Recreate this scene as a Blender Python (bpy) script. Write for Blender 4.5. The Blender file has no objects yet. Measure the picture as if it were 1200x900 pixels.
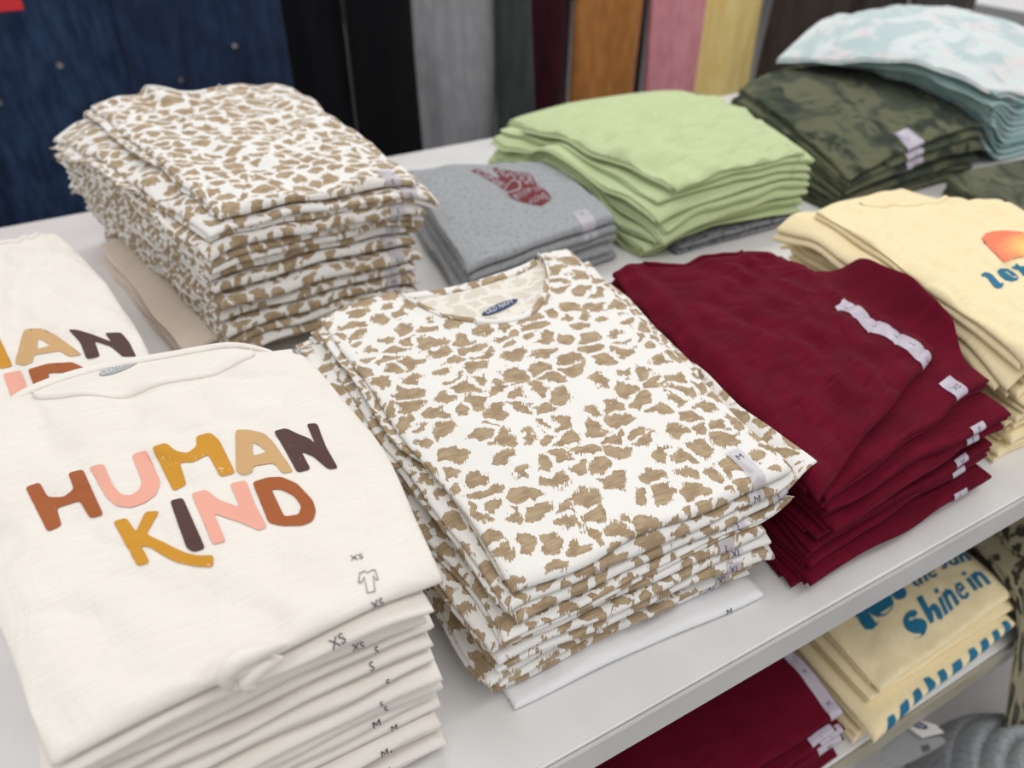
import bpy, bmesh, math, random
import numpy as np
from mathutils import Matrix, Vector
from mathutils.geometry import delaunay_2d_cdt

# ------------------------------------------------------------------ camera
F = 900.0; HC = 0.62                      # focal length in px of a 1200x900 frame, camera height over the table top
X = np.array([1991., 657., -F]); X /= np.linalg.norm(X)
Y = np.array([-(657.**2 + F*F)/1991., 657., -F]); Y /= np.linalg.norm(Y)
R = np.array([X, Y, np.cross(X, Y)])
scn = bpy.context.scene
COL = scn.collection
cam = bpy.data.objects.new('camera', bpy.data.cameras.new('camera'))
COL.objects.link(cam); scn.camera = cam
M4 = Matrix([list(R[i]) + [0] for i in range(3)] + [[0, 0, 0, 1]]); M4.translation = (0, 0, HC)
cam.matrix_world = M4
cam.data.sensor_width = 36; cam.data.lens = 27; cam.data.clip_start = .02
cam.data.dof.use_dof = True; cam.data.dof.focus_distance = .65
cam.data.dof.aperture_fstop = 4.4

# ------------------------------------------------------------------ world and lamps
w = bpy.data.worlds.new('store_light'); scn.world = w; w.use_nodes = True
w.node_tree.nodes['Background'].inputs[0].default_value = (1, .985, .98, 1)
w.node_tree.nodes['Background'].inputs[1].default_value = 1.15
def area(name, loc, size, power, rot=(0, 0, 0), col=(1, .985, .965)):
    l = bpy.data.lights.new(name, 'AREA'); l.shape = 'RECTANGLE'; l.size, l.size_y = size; l.energy = power; l.color = col
    o = bpy.data.objects.new(name, l); COL.objects.link(o); o.location = loc; o.rotation_euler = rot
area('ceiling_light', (0.2, 1.9, 2.4), (2.2, .5), 22)
area('ceiling_light', (2.6, 1.9, 2.4), (2.2, .5), 20)
area('ceiling_light', (0.2, -.4, 2.4), (2.2, .5), 24)
area('ceiling_light', (2.6, -.4, 2.4), (2.2, .5), 16)
area('ceiling_light', (1.0, 4.2, 2.4), (4.0, .5), 60)
scn.view_settings.view_transform = 'Standard'; scn.view_settings.look = 'None'
scn.view_settings.gamma = 1; scn.view_settings.use_curve_mapping = False
scn.view_settings.exposure = -0.62

# ------------------------------------------------------------------ picture helpers
def ray(px, py): return R @ np.array([px-600, 450-py, -F])
def at(px, py, z):
    d = ray(px, py); t = (z-HC)/d[2]; p = t*d; return (float(p[0]), float(p[1]))
def proj(P):
    c = (P - np.array([0, 0, HC])) @ R
    return np.stack([600 + F*c[:, 0]/-c[:, 2], 450 - F*c[:, 1]/-c[:, 2]], 1)
rng = np.random.default_rng(7); random.seed(7)
def s2l(c):
    return tuple(((v/255)/12.92 if v/255 <= .04045 else ((v/255+.055)/1.055)**2.4) for v in c) + (1,)

def tag(o, label=None, cat=None, group=None, kind=None):
    if label: o['label'] = label
    if cat: o['category'] = cat
    if group: o['group'] = group
    if kind: o['kind'] = kind
    return o
def empty(name, loc):
    o = bpy.data.objects.new(name, None); o.empty_display_size = .05; COL.objects.link(o); o.location = loc; return o
def mesh_obj(name, V, Fc, mat, parent=None, origin=(0, 0, 0), uv=None, smooth=True):
    V = np.asarray(V, float) - np.asarray(origin, float)
    me = bpy.data.meshes.new(name); me.from_pydata(V.tolist(), [], Fc if isinstance(Fc, list) else Fc.tolist())
    if smooth: me.polygons.foreach_set('use_smooth', [True]*len(me.polygons))
    if uv is not None:
        l = me.uv_layers.new(name='UVMap'); idx = np.zeros(len(me.loops), int); me.loops.foreach_get('vertex_index', idx)
        l.data.foreach_set('uv', np.asarray(uv)[idx].astype(np.float32).ravel())
    me.materials.append(mat); me.update()
    o = bpy.data.objects.new(name, me); COL.objects.link(o)
    if parent: o.parent = parent; 
    else: o.location = origin
    return o

# ------------------------------------------------------------------ materials
def newmat(name):
    m = bpy.data.materials.new(name); m.use_nodes = True; nt = m.node_tree
    b = nt.nodes['Principled BSDF']; return m, nt, b
def nd(nt, t, **kw):
    n = nt.nodes.new(t)
    for k, v in kw.items(): setattr(n, k, v)
    return n
def math_(nt, op, a, b=None, clamp=False):
    n = nt.nodes.new('ShaderNodeMath'); n.operation = op; n.use_clamp = clamp
    for i, v in enumerate((a, b)):
        if v is None: continue
        if isinstance(v, (int, float)): n.inputs[i].default_value = v
        else: nt.links.new(v, n.inputs[i])
    return n.outputs[0]
def mix(nt, fac, a, b):
    n = nt.nodes.new('ShaderNodeMix'); n.data_type = 'RGBA'
    if isinstance(fac, (int, float)): n.inputs[0].default_value = fac
    else: nt.links.new(fac, n.inputs[0])
    for i, v in ((6, a), (7, b)):
        if isinstance(v, tuple): n.inputs[i].default_value = v
        else: nt.links.new(v, n.inputs[i])
    return n.outputs[2]
def uvmap(nt, scale=(1, 1, 1)):
    t = nd(nt, 'ShaderNodeTexCoord'); m = nd(nt, 'ShaderNodeMapping'); m.inputs['Scale'].default_value = scale
    nt.links.new(t.outputs['UV'], m.inputs[0]); return m.outputs[0]
def noise(nt, vec, scale, detail=2, rough=.5, dist=0):
    n = nd(nt, 'ShaderNodeTexNoise'); n.inputs['Scale'].default_value = scale; n.inputs['Detail'].default_value = detail
    n.inputs['Roughness'].default_value = rough; n.inputs['Distortion'].default_value = dist
    nt.links.new(vec, n.inputs['Vector']); return n
def smooth(nt, v, lo, hi):
    n = nd(nt, 'ShaderNodeMapRange'); n.interpolation_type = 'SMOOTHSTEP'
    nt.links.new(v, n.inputs[0]); n.inputs[1].default_value = lo; n.inputs[2].default_value = hi; return n.outputs[0]
def cloth_finish(nt, b, crumple=.5, weave=.25):
    b.inputs['Roughness'].default_value = .92; b.inputs['Specular IOR Level'].default_value = .15
    b.inputs['Sheen Weight'].default_value = .08
    n1 = noise(nt, uvmap(nt, (1, .55, 1)), 22, 4, .55, .6); n2 = noise(nt, uvmap(nt, (1, .3, 1)), 900, 2)
    b1 = nd(nt, 'ShaderNodeBump'); b1.inputs['Strength'].default_value = crumple; b1.inputs['Distance'].default_value = .004
    nt.links.new(n1.outputs[0], b1.inputs['Height'])
    b2 = nd(nt, 'ShaderNodeBump'); b2.inputs['Strength'].default_value = weave; b2.inputs['Distance'].default_value = .0006
    nt.links.new(n2.outputs[0], b2.inputs['Height']); nt.links.new(b1.outputs[0], b2.inputs['Normal'])
    nt.links.new(b2.outputs[0], b.inputs['Normal'])
def plain_cloth(name, c1, c2, sx=30, sy=400, crumple=.5, sheen=.08):
    m, nt, b = newmat(name)
    n = noise(nt, uvmap(nt, (sx, sy, 1)), 1, 3, .6)
    n2 = noise(nt, uvmap(nt), 18, 3)
    f = math_(nt, 'ADD', math_(nt, 'MULTIPLY', n.outputs[0], .7), math_(nt, 'MULTIPLY', n2.outputs[0], .3))
    nt.links.new(mix(nt, smooth(nt, f, .35, .65), s2l(c1), s2l(c2)), b.inputs['Base Color'])
    cloth_finish(nt, b, crumple); b.inputs['Sheen Weight'].default_value = sheen; return m
def leopard(name, base, dark, light, sc=40, spots_dense=0.0, soft=.03, back=False):
    m, nt, b = newmat(name)
    v = uvmap(nt)
    w1 = noise(nt, v, 34, 2); 
    sub = nd(nt, 'ShaderNodeVectorMath', operation='SUBTRACT'); nt.links.new(w1.outputs[1], sub.inputs[0]); sub.inputs[1].default_value = (.5, .5, .5)
    scl = nd(nt, 'ShaderNodeVectorMath', operation='SCALE'); nt.links.new(sub.outputs[0], scl.inputs[0]); scl.inputs['Scale'].default_value = .032
    ad = nd(nt, 'ShaderNodeVectorMath', operation='ADD'); nt.links.new(v, ad.inputs[0]); nt.links.new(scl.outputs[0], ad.inputs[1])
    def vor(vec, feat, s, off=0):
        mp = nd(nt, 'ShaderNodeMapping'); mp.inputs['Location'].default_value = (off, off*.7, 0); nt.links.new(vec, mp.inputs[0])
        n = nd(nt, 'ShaderNodeTexVoronoi', feature=feat, voronoi_dimensions='2D'); n.inputs['Scale'].default_value = s
        n.inputs['Randomness'].default_value = .95
        nt.links.new(mp.outputs[0], n.inputs['Vector']); return n
    e1 = vor(ad.outputs[0], 'DISTANCE_TO_EDGE', sc); f1 = vor(ad.outputs[0], 'F1', sc)
    def rot_uv(sc_, a_):
        m_ = nd(nt, 'ShaderNodeMapping', vector_type='POINT'); m_.inputs['Rotation'].default_value = (0, 0, a_); nt.links.new(v, m_.inputs[0])
        k_ = nd(nt, 'ShaderNodeVectorMath', operation='MULTIPLY'); nt.links.new(m_.outputs[0], k_.inputs[0]); k_.inputs[1].default_value = sc_; return k_.outputs[0]
    jag = noise(nt, rot_uv((900, 110, 1), .5), 1, 1, .6); jag2 = noise(nt, rot_uv((480, 70, 1), .35), 1, 1, .5)
    mid = noise(nt, v, 75, 2, .5); cut = noise(nt, v, 130, 1)
    sep = nd(nt, 'ShaderNodeSeparateColor'); nt.links.new(f1.outputs['Color'], sep.inputs[0])
    val = math_(nt, 'MINIMUM', math_(nt, 'MULTIPLY', e1.outputs['Distance'], 1.15), math_(nt, 'MULTIPLY', math_(nt, 'SUBTRACT', .66, f1.outputs['Distance']), .85))
    def addn(val, n, k): return math_(nt, 'ADD', val, math_(nt, 'MULTIPLY', math_(nt, 'SUBTRACT', n.outputs[0], .5), k))
    val = addn(addn(addn(addn(val, jag, .28), jag2, .20), mid, .52), cut, .26)
    thr = math_(nt, 'ADD', .10 - spots_dense, math_(nt, 'MULTIPLY', math_(nt, 'POWER', sep.outputs[0], 3), .16))
    d = math_(nt, 'SUBTRACT', val, thr)
    mask = smooth(nt, d, -soft/2, soft/2)
    streak = noise(nt, uvmap(nt, (60, 500, 1)), 1, 2)
    inner = mix(nt, smooth(nt, math_(nt, 'ADD', math_(nt, 'MULTIPLY', streak.outputs[0], .5), math_(nt, 'MULTIPLY', mid.outputs[0], .5)), .42, .6), s2l(dark), s2l(light))
    col = mix(nt, mask, s2l(base), inner)
    if back: col = mix(nt, .72, col, s2l((226, 221, 211)))
    nt.links.new(col, b.inputs['Base Color']); cloth_finish(nt, b, .35); return m
def blotch(name, cols, sc=14, crumple=.5):
    m, nt, b = newmat(name); v = uvmap(nt)
    a = noise(nt, v, sc, 3, .6, .8); c = noise(nt, uvmap(nt, (1.3, .8, 1)), sc*1.7, 3, .6, .5)
    x = mix(nt, smooth(nt, a.outputs[0], .44, .54), s2l(cols[0]), s2l(cols[1]))
    x = mix(nt, smooth(nt, c.outputs[0], .52, .62), x, s2l(cols[2]))
    nt.links.new(x, b.inputs['Base Color']); cloth_finish(nt, b, crumple); return m
def heather(name, c1, c2, c3):
    m, nt, b = newmat(name)
    a = noise(nt, uvmap(nt, (1, .35, 1)), 500, 3, .7); c = noise(nt, uvmap(nt, (1, .6, 1)), 130, 3, .7)
    x = mix(nt, smooth(nt, a.outputs[0], .4, .62), s2l(c1), s2l(c2)); x = mix(nt, smooth(nt, c.outputs[0], .5, .66), x, s2l(c3))
    nt.links.new(x, b.inputs['Base Color']); cloth_finish(nt, b, .4); return m
def ink(name, c, under=(238, 230, 220), wear=.62, rough=.75):
    m, nt, b = newmat(name)
    t = nd(nt, 'ShaderNodeTexCoord')
    a = noise(nt, t.outputs['Object'], 420, 3, .7); c2 = noise(nt, t.outputs['Object'], 45, 2)
    f = math_(nt, 'ADD', a.outputs[0], math_(nt, 'MULTIPLY', c2.outputs[0], .5))
    nt.links.new(mix(nt, smooth(nt, f, wear+.32, wear+.38), s2l(c), s2l(under)), b.inputs['Base Color'])
    b.inputs['Roughness'].default_value = rough; return m
def flat(name, c, rough=.5, metal=0, spec=.5):
    m, nt, b = newmat(name)
    t = nd(nt, 'ShaderNodeTexCoord'); a = noise(nt, t.outputs['Object'], 12, 4, .6)
    d = tuple(max(0, v-7) for v in c)
    nt.links.new(mix(nt, smooth(nt, a.outputs[0], .3, .7), s2l(c), s2l(d)), b.inputs['Base Color'])
    b.inputs['Roughness'].default_value = rough; b.inputs['Metallic'].default_value = metal
    b.inputs['Specular IOR Level'].default_value = spec; return m

M = {}
M['white'] = plain_cloth('white_jersey', (231, 226, 219), (226, 220, 212), crumple=1.0)
M['white_cool'] = plain_cloth('cool_white_jersey', (230, 230, 232), (226, 226, 229))
M['pale'] = plain_cloth('pale_beige_jersey', (222, 208, 194), (214, 199, 184))
M['leo'] = leopard('tan_leopard_jersey', (229, 227, 223), (152, 131, 104), (174, 154, 126))
M['leo_in'] = leopard('tan_leopard_jersey_inside', (229, 226, 219), (152, 131, 104), (174, 154, 126), back=True)
M['grey'] = heather('heather_grey_jersey', (146, 149, 153), (166, 169, 172), (134, 137, 142))
M['green'] = plain_cloth('light_green_jersey', (191, 205, 160), (183, 197, 150), 90, 300)
M['maroon'] = plain_cloth('burgundy_slub_jersey', (104, 6, 34), (80, 2, 23), 18, 700, .4, .01)
M['cream'] = plain_cloth('cream_jersey', (239, 224, 184), (232, 215, 172), 60, 300)
M['camo'] = blotch('olive_camouflage', ((62, 70, 54), (94, 96, 74), (44, 53, 41)), 6.5)
M['olive'] = blotch('dark_olive_jersey', ((82, 86, 68), (98, 99, 80), (60, 66, 50)), 9)
M['tie'] = blotch('pale_teal_tie_dye', ((182, 199, 201), (208, 218, 218), (214, 210, 210)), 10)
M['teal'] = blotch('faded_teal_jersey', ((140, 172, 174), (166, 192, 192), (186, 203, 202)), 8)
M['oleo'] = leopard('olive_leopard_jersey', (140, 135, 110), (46, 45, 38), (58, 56, 46), sc=34, spots_dense=-.05)
M['plaid'] = blotch('grey_striped_jersey', ((150, 150, 158), (130, 132, 140), (70, 72, 84)), 60)
M['sticker'] = flat('clear_size_strip', (198, 190, 204), .25); M['sticker'].node_tree.nodes['Principled BSDF'].inputs['Alpha'].default_value = .85
M['clear'] = flat('pale_size_strip', (216, 213, 222), .3); M['clear'].node_tree.nodes['Principled BSDF'].inputs['Alpha'].default_value = .6
M['thin_line'] = flat('grey_line_drawing', (120, 120, 126), .6)
M['text'] = flat('dark_lettering', (38, 40, 56), .6)
M['navy'] = flat('navy_label', (32, 50, 92), .6)
M['label_white'] = flat('white_lettering', (226, 228, 232), .6)
M['label_grey'] = flat('grey_label', (172, 174, 176), .6)
M['tagcard'] = flat('tag_card', (212, 208, 204), .5)
M['teal_ink'] = ink('teal_print', (12, 106, 142), (243, 225, 178), .9)
M['mar_ink'] = ink('burgundy_print', (104, 18, 34), (160, 160, 165), .85)
M['brown'] = ink('brown_print', (156, 82, 34), wear=.70)
M['pink'] = ink('pink_print', (226, 163, 144), wear=.68)
M['must'] = ink('mustard_print', (196, 138, 26), wear=.64)
M['tan'] = ink('tan_print', (196, 158, 110), wear=.66)
M['choc'] = ink('dark_brown_print', (74, 47, 40), wear=.66)
def sun_mat():
    m, nt, b = newmat('sunset_print'); t = nd(nt, 'ShaderNodeTexCoord')
    g = nd(nt, 'ShaderNodeTexGradient', gradient_type='SPHERICAL'); mp = nd(nt, 'ShaderNodeMapping')
    mp.inputs['Location'].default_value = (-.72, -.5, 0); nt.links.new(t.outputs['UV'], mp.inputs[0]); nt.links.new(mp.outputs[0], g.inputs[0])
    n = noise(nt, t.outputs['UV'], 5, 3); f = math_(nt, 'ADD', g.outputs[0], math_(nt, 'MULTIPLY', math_(nt, 'SUBTRACT', n.outputs[0], .5), .25))
    nt.links.new(mix(nt, smooth(nt, f, .42, .95), s2l((247, 124, 92)), s2l((248, 205, 120))), b.inputs['Base Color'])
    b.inputs['Roughness'].default_value = .8; return m
M['sun'] = sun_mat()
M['shelf'] = flat('white_laminate', (226, 225, 224), .32)
M['rail'] = flat('grey_edge_trim', (202, 201, 200), .3)
M['rail2'] = flat('beige_edge_trim', (170, 164, 146), .35)
M['chrome'] = flat('bright_metal', (200, 200, 204), .25, 1)
M['floor'] = flat('store_floor', (104, 104, 106), .5)
M['wallm'] = flat('dark_store_wall', (52, 46, 44), .8)

# ------------------------------------------------------------------ box helper
def box(name, x0, x1, y0, y1, z0, z1, mat, parent=None, bev=.002):
    bm = bmesh.new(); bmesh.ops.create_cube(bm, size=1)
    for v in bm.verts: v.co = Vector(((x0+x1)/2 + v.co.x*(x1-x0), (y0+y1)/2 + v.co.y*(y1-y0), (z0+z1)/2 + v.co.z*(z1-z0)))
    if bev: bmesh.ops.bevel(bm, geom=bm.edges[:], offset=bev, segments=2, affect='EDGES')
    me = bpy.data.meshes.new(name); bm.to_mesh(me); bm.free(); me.materials.append(mat)
    o = bpy.data.objects.new(name, me); COL.objects.link(o)
    if parent: o.parent = parent
    return o

# ------------------------------------------------------------------ room
FLZ = -.98
tag(box('floor', -4, 9, -2, 9, FLZ-.05, FLZ, M['floor'], bev=0), kind='structure')
tag(box('wall_back', -4, 9, 8.0, 8.1, FLZ, 2.6, M['wallm'], bev=0), kind='structure')

# ------------------------------------------------------------------ display fixture
TX0, TX1, TY0, TY1 = -1.0, 2.9, .268, 1.655
Z2 = -.463; Z3 = -.80
fx = empty('display_table', (TX0, TY0, FLZ))
tag(fx, 'white laminate display table with a lower shelf carrying all the shirt stacks', 'table')
def fpart(*a, **k):
    o = box(*a, **k); o.parent = fx; o.location = (-TX0, -TY0, -FLZ); return o
fpart('table_top', TX0, TX1, TY0, TY1, -.045, 0, M['shelf'])
fpart('edge_trim', TX0, TX1, TY0-.004, TY0-.0005, -.044, -.004, M['rail'], bev=.0008)
fpart('lower_shelf', TX0, TX1, TY0+.002, TY1, Z2-.05, Z2, M['shelf'])
t2 = fpart('edge_trim', TX0, TX1, TY0-.004, TY0+.001, Z2-.052, Z2-.004, M['rail2'], bev=.0008)
fpart('base_deck', TX0, TX1, TY0-.34, TY1, Z3-.1, Z3, M['shelf'])
fpart('side_panel', TX0-.03, TX0, TY0, TY1, FLZ, 0, M['shelf'])
fpart('side_panel', TX1, TX1+.03, TY0, TY1, FLZ, 0, M['shelf'])
fpart('back_panel', TX0, TX1, .98, 1.0, FLZ+.001, -.046, M['shelf'])

# ------------------------------------------------------------------ the cloth heights of a shelf: each shirt settles on what lies below it
CELL = .005
class Field:
    def __init__(s, x0, x1, y0, y1, z, edges=None):
        s.x0, s.y0 = x0, y0; s.nx = int((x1-x0)/CELL)+1; s.ny = int((y1-y0)/CELL)+1
        s.H = np.full((s.nx, s.ny), float(z))
        if edges:
            ye, zl = edges; j = int((ye-y0)/CELL); s.H[:, :j] = zl
def blur(A, m):
    P = np.pad(np.where(m, A, 0), 1); W = np.pad(m.astype(float), 1); a = 0; b = 0
    for i in (0, 1, 2):
        for j in (0, 1, 2):
            a = a + P[i:i+A.shape[0], j:j+A.shape[1]]; b = b + W[i:i+A.shape[0], j:j+A.shape[1]]
    return np.where(b > 0, a/np.maximum(b, 1e-9), A)
def noise_fn(seed, wl, n=7):
    r = np.random.default_rng(seed); k = 2*np.pi/(wl*r.uniform(.6, 1.6, n)); th = r.uniform(0, 2*np.pi, n); ph = r.uniform(0, 6.28, n)
    def f(x, y):
        o = 0
        for a, b, c in zip(k, th, ph): o = o + np.sin(a*(x*np.cos(b)+y*np.sin(b)) + c)
        return o/n*1.6
    return f
SEED = [100]
class Shirt:
    """one folded tee: an upper ply and a lower ply joined by the fold at its front edge"""
    def __init__(s, field, quad, t, slope=1.2, wr=0.0, full=None, neck=None, bneck=None, wob=.003, droop=.25, amp=.16, expand=.003, bow=(0, 0), lift=0, sag=None, goal=None):
        SEED[0] += 1; sd = SEED[0]; r = np.random.default_rng(sd); s.r = r
        s.f = field; s.q = np.array(quad, float); s.t = t; s.neck = neck; s.bneck = bneck
        s.W = np.linalg.norm(s.q[1]-s.q[0]); s.L = np.linalg.norm(s.q[3]-s.q[0])
        s.full = r.choice([1, .8, .25, 0]) if full is None else full
        s.exp = (r.uniform(-.3, 1, 2)*expand, r.uniform(0, .008) + s.full*.01)
        s.nl = noise_fn(sd*11, .16); s.nr = noise_fn(sd*13, .16); s.nf = noise_fn(sd*17, .12); s.nt = noise_fn(sd*19, .11)
        s.nw = noise_fn(sd*23, .075, 9); s.nw2 = noise_fn(sd*29, .03, 9); s.wr = wr; s.wob = wob; s.droop = droop; s.amp = amp; s.bow = bow; s.lift = lift
        s.sag = sag; s.T = None
        # rasterise footprint
        U, V = np.meshgrid(np.linspace(-.02, 1.02, 190), np.linspace(-.01, 1.01, 220), indexing='ij')
        xy = s.xy(U.ravel(), V.ravel(), noneck=True)
        if bneck and bneck[2] < 0: xy = np.concatenate([xy, s.xy(U.ravel(), V.ravel(), ply=1)])
        ix = np.round((xy[:, 0]-field.x0)/CELL).astype(int); iy = np.round((xy[:, 1]-field.y0)/CELL).astype(int)
        ok = (ix >= 0) & (ix < field.nx) & (iy >= 0) & (iy < field.ny); ix = ix[ok]; iy = iy[ok]
        pad = 3
        a0, a1 = max(ix.min()-pad, 0), min(ix.max()+pad+1, field.nx); b0, b1 = max(iy.min()-pad, 0), min(iy.max()+pad+1, field.ny)
        s.a0, s.b0 = a0, b0
        m = np.zeros((a1-a0, b1-b0), bool); m[ix-a0, iy-b0] = True
        B = field.H[a0:a1, b0:b1].copy(); NEG = -9.
        D = np.where(m, B, NEG)
        c1, c2 = slope*CELL, slope*CELL*1.414
        for _ in range(90):
            P = np.pad(D, 1, constant_values=NEG); E = D.copy()
            for i in (0, 1, 2):
                for j in (0, 1, 2):
                    if i == j == 1: continue
                    E = np.maximum(E, P[i:i+D.shape[0], j:j+D.shape[1]] - (c1 if (i == 1 or j == 1) else c2))
            E = np.where(m, E, NEG)
            if np.abs(E-D).max() < 1e-7: break
            D = E
        for k in range(8): D = np.maximum(blur(D, m), np.where(m, B, NEG)); D = np.where(m, D, NEG)
        for k in range(2): D = np.where(m, blur(D, m), NEG)
        mm = m.copy()
        for _ in range(pad+2):          # extend past the rim
            P = blur(D, mm); nm = np.zeros_like(mm); Q = np.pad(mm, 1)
            for i in (0, 1, 2):
                for j in (0, 1, 2): nm |= Q[i:i+mm.shape[0], j:j+mm.shape[1]]
            D = np.where(mm, D, P); mm = nm
        s.D = D + .0003
        if goal is not None:            # the pile was patted level: each shirt is a little thicker where the pile is low
            gx_ = field.x0 + (a0+np.arange(a1-a0))*CELL; gy_ = field.y0 + (b0+np.arange(b1-b0))*CELL
            G_ = goal(*np.meshgrid(gx_, gy_, indexing='ij')); T_ = np.clip(G_ - s.D, .55*t, 1.7*t); am = np.ones_like(m)
            for k in range(14): T_ = blur(T_, am)
            s.T = T_
        # new heights
        gx = field.x0 + (a0+np.arange(a1-a0))*CELL; gy = field.y0 + (b0+np.arange(b1-b0))*CELL
        u = np.zeros(m.shape); v = np.zeros(m.shape); cnt = np.zeros(m.shape)
        rp = len(ok)//U.size; UU = np.tile(U.ravel(), rp)[ok]; VV = np.tile(V.ravel(), rp)[ok]
        np.add.at(u, (ix-a0, iy-b0), UU); np.add.at(v, (ix-a0, iy-b0), VV); np.add.at(cnt, (ix-a0, iy-b0), 1)
        cnt = np.maximum(cnt, 1); u /= cnt; v /= cnt
        T = s.D + s.th(u, v)
        field.H[a0:a1, b0:b1] = np.where(m, np.maximum(T, B), B)
    def xy(s, u, v, noneck=False, ply=0):
        u = np.asarray(u, float); v = np.asarray(v, float)
        if not noneck:
            nk = s.neck if ply == 0 else s.bneck
            if nk:
                uc, hw, dp, sh = nk
                x = np.clip(np.abs(u-uc)/hw, 0, 1); vm = 1 - dp*(1-x**2)**.62
                vm = vm - sh*(np.clip(np.abs(u-uc)-hw, 0, 1)/(max(uc, 1-uc)-hw+1e-6))**1.5
                v = v*vm
        a = s.nl(v*s.L, 0)*s.wob/s.W; b = s.nr(v*s.L, 0)*s.wob/s.W
        bl = s.bow[0]*4*v*(1-v)/s.W; br = s.bow[1]*4*v*(1-v)/s.W
        ue = u + (a-bl)*(1-u) + (b+br)*u; ve = v + s.nf(u*s.W, 0)*s.wob*.7/s.L*(1-v)
        if ply == 1:
            ue = .5 + (ue-.5)*(1 + (s.exp[0][0] + s.exp[0][1])/s.W) + (s.exp[0][1]-s.exp[0][0])/2/s.W; ve = ve + s.exp[1]*(1-ve)/s.L
        s._ue = (ue, ve)
        q = s.q; ue = ue[..., None]; ve = ve[..., None]
        return (1-ve)*((1-ue)*q[0]+ue*q[1]) + ve*((1-ue)*q[3]+ue*q[2])
    def th(s, u, v):
        e = np.abs(2*np.clip(u, 0, 1)-1)
        b = s.t if s.T is None else s.samp(s.xy(u, v, noneck=True), s.T)
        t = b*(1 + s.amp*s.nt(u*s.W, v*s.L))*(1 - s.droop*e**5)
        return t
    def samp(s, xy, D=None):
        fx = (xy[..., 0]-s.f.x0)/CELL - s.a0; fy = (xy[..., 1]-s.f.y0)/CELL - s.b0
        fx = np.clip(fx, 0, s.D.shape[0]-1.001); fy = np.clip(fy, 0, s.D.shape[1]-1.001)
        i = fx.astype(int); j = fy.astype(int); a = fx-i; b = fy-j; D = s.D if D is None else D
        return D[i, j]*(1-a)*(1-b)+D[i+1, j]*a*(1-b)+D[i, j+1]*(1-a)*b+D[i+1, j+1]*a*b
    def surf(s, u, v, ply=0, side=1):
        """point on the top (side 1) or underside (side -1) of a ply"""
        u = np.asarray(u, float); v = np.asarray(v, float)
        xy = s.xy(u, v, ply=ply); z0 = s.samp(xy); th = s.th(u, v)
        if ply == 0:
            k = s.full*np.clip(1 - v*s.L/.035, 0, 1)**1.5
            lo = z0 + th*(.5 - .5*k); hi = z0 + th
        else:
            lo = z0; hi = z0 + th*(.5 if s.neck is None or True else .5)
        d = np.minimum(np.minimum(u, 1-u)*s.W, np.minimum(v, 1-v)*s.L)
        rr = (hi-lo)*.75
        p = np.sqrt(np.clip(1-(1-np.clip(d/rr, 0, 1))**2, 0, 1))
        z = (lo+hi)/2 + side*(hi-lo)/2*p
        if s.wr and side > 0 and ply == 0:
            z = z + p*s.wrk(u, v)
        return np.concatenate([xy, z[..., None]], -1)
    def wrk(s, u, v):
        x = u*s.W; y = v*s.L; a = s.nw(x*1.6+y*.2, y*.8)
        z = s.wr*(.9*a + .12*s.nw2(x, y*.7) - .9*np.exp(-(s.nw(x*.7+3, y*1.3)/.18)**2)*.55)
        if s.sag: z = z + s.sag(u, v)
        return z
    def ply_mesh(s, ply, n=26):
        e = np.array([0, .0006, .0018, .0036, .0060, .009, .014])
        def ax(Ln):
            a = e/Ln; return np.concatenate([a, np.linspace(a[-1]+.012, 1-a[-1]-.012, n), (1-a)[::-1]])
        us = ax(s.W); vs = ax(s.L); nu, nv = len(us), len(vs)
        U, V = np.meshgrid(us, vs, indexing='ij')
        T = s.surf(U, V, ply, 1); Bt = s.surf(U, V, ply, -1)
        idT = np.arange(nu*nv).reshape(nu, nv); idB = np.full((nu, nv), -1); k = nu*nv
        idB[0, :] = idT[0, :]; idB[-1, :] = idT[-1, :]; idB[:, 0] = idT[:, 0]; idB[:, -1] = idT[:, -1]
        idB[1:-1, 1:-1] = k + np.arange((nu-2)*(nv-2)).reshape(nu-2, nv-2)
        verts = np.concatenate([T.reshape(-1, 3), Bt[1:-1, 1:-1].reshape(-1, 3)])
        def fac(I, flip):
            q = np.stack([I[:-1, :-1], I[1:, :-1], I[1:, 1:], I[:-1, 1:]], -1).reshape(-1, 4)
            return q[:, ::-1] if flip else q
        faces = np.concatenate([fac(idT, False), fac(idB, True)])
        # cloth coordinates in metres, continuing over the rim
        s.xy(U, V, ply=ply); su = s._ue[0]*s.W; sv = s._ue[1]*s.L; dl = U*s.W; dr = (1-U)*s.W; df = V*s.L; db = (1-V)*s.L
        d = np.minimum(np.minimum(dl, dr), np.minimum(df, db)); zd = (s.surf(np.full_like(U, .5), np.full_like(V, .5), ply, 1)*0)[..., 0]
        def uvs(P, side):
            h = (s.th(U, V)*(1.0 if (ply == 0 and s.full > .5) else .5)/2)
            ext = h*1.1*np.clip(1-d/.012, 0, 1)
            ext = ext if side > 0 else 2*h*1.1 - ext
            ext = np.where(d < .014, ext, 0) if side > 0 else ext
            a = su.copy(); b = sv.copy()
            isl = (dl <= d+1e-9); isr = (dr <= d+1e-9); isf = (df <= d+1e-9)
            if side < 0:
                a = np.where(isl, su-ext, np.where(isr, su+ext, su)); b = np.where(isf & ~isl & ~isr, sv-ext, sv)
            else:
                a = np.where(isl, su-ext, np.where(isr, su+ext, su)); b = np.where(isf & ~isl & ~isr, sv-ext, sv)
            return np.stack([a, b], -1)
        uv = np.concatenate([uvs(T, 1).reshape(-1, 2), uvs(Bt, -1)[1:-1, 1:-1].reshape(-1, 2)])
        return verts, faces, uv
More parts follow.
